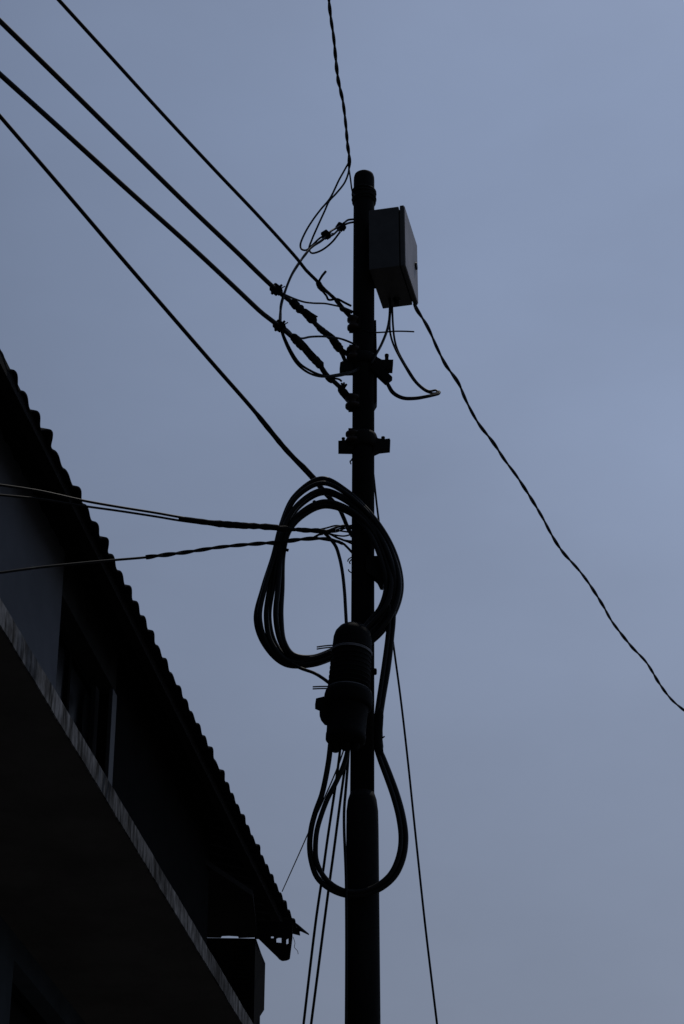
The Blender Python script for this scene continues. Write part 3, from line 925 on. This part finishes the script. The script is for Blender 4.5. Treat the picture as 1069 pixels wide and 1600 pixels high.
MB().prism([P(a, b, DC - .03) for a, b in ZC([(250, 800), (150, 825), (140, 885), (190, 906), (184, 955), (200, 1000), (235, 1042), (300, 1060), (320, 800)])], V((0, .05, 0))).build('ring_lug', M_CLOSURE, cl)
MB().lathe(pa, pb, [(f, r * kk) for f, r in [(fy(1108), 33), (fy(1112), 32), (fy(1122), 30.8), (fy(1148), 30.4), (fy(1149), 31.2), (fy(1157), 31), (fy(1160), 28), (fy(1163), 16)]], 40).build('base', M_CLOSURE, cl)
mb = MB()
for q in (-1, 1, 0):
    c = pb + V((q * .045, -.02 * (q == 0), -.0))
    mb.lathe(c + AZ * .03, c - AZ * .028, [(0, .022), (.6, .022), (.7, .017), (1, .015)], 16)
mb.build('cable_port', M_CLOSURE, cl)
# two grey straps, each a ring round the dome with a tail
def strap(py, rpx, tail, tilt):
    c = pa.lerp(pb, fy(py))
    t = (pb - pa).normalized()
    t = (t + V((tilt, 0, 0))).normalized()
    a = t.orthogonal().normalized(); b = t.cross(a)
    r = rpx * kk
    mb = MB()
    m = 48
    b0 = len(mb.v)
    for k in range(m):
        w = 2 * math.pi * k / m
        d = a * math.cos(w) + b * math.sin(w)
        for hh_, rr in ((-.006, 0), (-.006, .003), (-.001, .003), (-.001, .0018), (.001, .0018), (.001, .003), (.006, .003), (.006, 0)):
            mb.v.append(c + d * (r + rr) + t * hh_)
    for k in range(m):
        l = (k + 1) % m
        for e in range(8):
            g_ = (e + 1) % 8
            mb.f.append((b0 + k * 8 + e, b0 + l * 8 + e, b0 + l * 8 + g_, b0 + k * 8 + g_)); mb.sm.append(False)
    tl = resample(spline([P(x, y, DC - .02) for x, y in ZC(tail)], 5), .01)
    for off in (-.0055, .0055):
        mb.tube([p + AZ * off for p in tl], .0038, 6)
    return mb.build('strap', M_TIE, cl)
strap(1022, 31.9, [(157, 331), (230, 320), (330, 312)], -.03)
strap(1083.5, 33.9, [(117, 722), (190, 719), (270, 718)], -.03)

# ------------------------------------------------------------------ cables under the closure
r9 = rad(P(620, 1250), 8.8)
ca = Z4([(872, 160), (872, 240), (864, 330), (845, 500), (812, 700), (800, 790), (797, 900), (802, 970)]) + Z5([(612, 135), (640, 200), (680, 300), (716, 400), (748, 520), (763, 640), (748, 755), (700, 855), (615, 925), (520, 957), (430, 957), (345, 925), (272, 862), (238, 770), (228, 680), (238, 580), (262, 490), (295, 400), (316, 310), (335, 200), (345, 110), (350, 60)])
cb_ = Z4([(845, 160), (848, 240), (842, 330), (820, 500), (790, 700), (778, 790), (775, 900), (782, 970)]) + Z5([(598, 135), (618, 200), (655, 300), (690, 400), (722, 520), (736, 640), (722, 745), (678, 840), (603, 905), (515, 938), (435, 938), (360, 905), (300, 845), (265, 765), (260, 690), (268, 600), (290, 520), (328, 420), (372, 335), (415, 240), (440, 150), (445, 70)])
def loopcab(px, j):
    n = len(px); out = []
    for i, (a, b) in enumerate(px):
        t = i / (n - 1)
        dy = -.09 if t < .45 else (-.10 if t < .65 else -.10 - .08 * (t - .65) / .35)
        out.append(P(a, b, dy - j))
    return resample(spline(out, 8), .015)
G_D = 'pair of black cables looping below the closure'
tag(MB().tube(loopcab(ca, .0), r9, 10).build('looped_cable', M_RUBBER), 'outer black cable of the teardrop loop hanging below the closure', 'cable', G_D)
oi = tag(MB().tube(loopcab(cb_, .012), r9 * .92, 10).build('looped_cable', M_RUBBER), 'inner black cable of the teardrop loop hanging below the closure', 'cable', G_D)
mb = lumpy([P(*q, -.1) for q in Z4([(800, 740), (792, 800), (788, 900), (788, 950), (800, 1000)])], 14.5, .05, 16, .02)
mb.tube([P(*q, -.1) for q in Z4([(795, 905), (812, 900), (824, 893)])], [.006, .005, .003], 6)
tag(mb.build('tape_sleeve', M_TAPE), 'black tape sleeve binding two cables to the right side of the pole', 'tape')
G_S = 'thin straight cables running down to the left'
def straight(px, w, d0, d1, label, ext=2.6):
    pts = extend(lift(px, d0, d1), ext)
    return tag(MB().tube(resample(spline(pts, 6), .05), rad(pts[0], w), 8).build('drop_cable', M_RUBBER), label, 'cable', G_S)
straight([(534, 1150), (532, 1168), (525, 1223), (512, 1310), (504, 1368), (494, 1436), (474.5, 1600), (470, 1640)], 4.3, -.19, .5, 'left one of two thin straight cables falling from the closure past the loop')
straight([(543, 1150), (540, 1190), (532, 1250), (522.5, 1324), (515, 1379), (508, 1432), (486.3, 1600), (481, 1640)], 4.3, -.19, .5, 'right one of two thin straight cables falling from the closure past the loop')
# cable held against the left side of the pole
hp = lift(Z5([(452, 40), (445, 150), (438, 260), (428, 380), (420, 480), (420, 600), (425, 720), (430, 850), (432, 1000)]) + [(541.5, 1480), (541, 1600), (540, 1700)], -.17, -.085)
tag(MB().tube(resample(spline(extend(hp, 3.6), 8), .03), rad(P(540, 1250), 4.4), 8).build('pole_cable', M_RUBBER), 'thin black cable running down flat against the left side of the pole', 'cable')
# thin wire from the closure to the roof edge
rp = [P(540, 1160, -.15), P(537, 1172, -.12), PH(441, 1393, HE - .02)]
q = [rp[0], rp[1], rp[1].lerp(rp[2], .5) - AZ * .01, rp[2]]
tag(MB().tube(resample(spline(q, 8), .05), rad(P(512, 1222), 2.5), 7).build('roof_wire', M_WIRE), 'very thin wire from under the closure to the scalloped roof edge', 'wire')
# ground lead on the right
gw = lift([(583, 735), (584.5, 748), (589, 790), (592.5, 818), (603, 915), (615.5, 1012), (626, 1090), (637, 1185), (650, 1310), (665, 1450), (683, 1600), (690, 1660)], .05, .05)
gw = extend(gw, 4.45)
tag(MB().tube(resample(spline(gw, 6), .05), .0052, 8).build('stay_wire', M_WIRE), 'thin straight stay wire slanting down on the right side of the pole', 'wire')
# frayed straw hanging from the roof corner
tag(MB().tube(resample(spline([P(458, 1464, 6.2), P(461, 1474, 6.2), P(460, 1480, 6.2), P(465, 1486, 6.2), P(466, 1491, 6.2)], 5), .01), .0022, 5).build('loose_thread', M_STRAW), 'faint loose thread dangling from the far corner of the roof', 'thread')
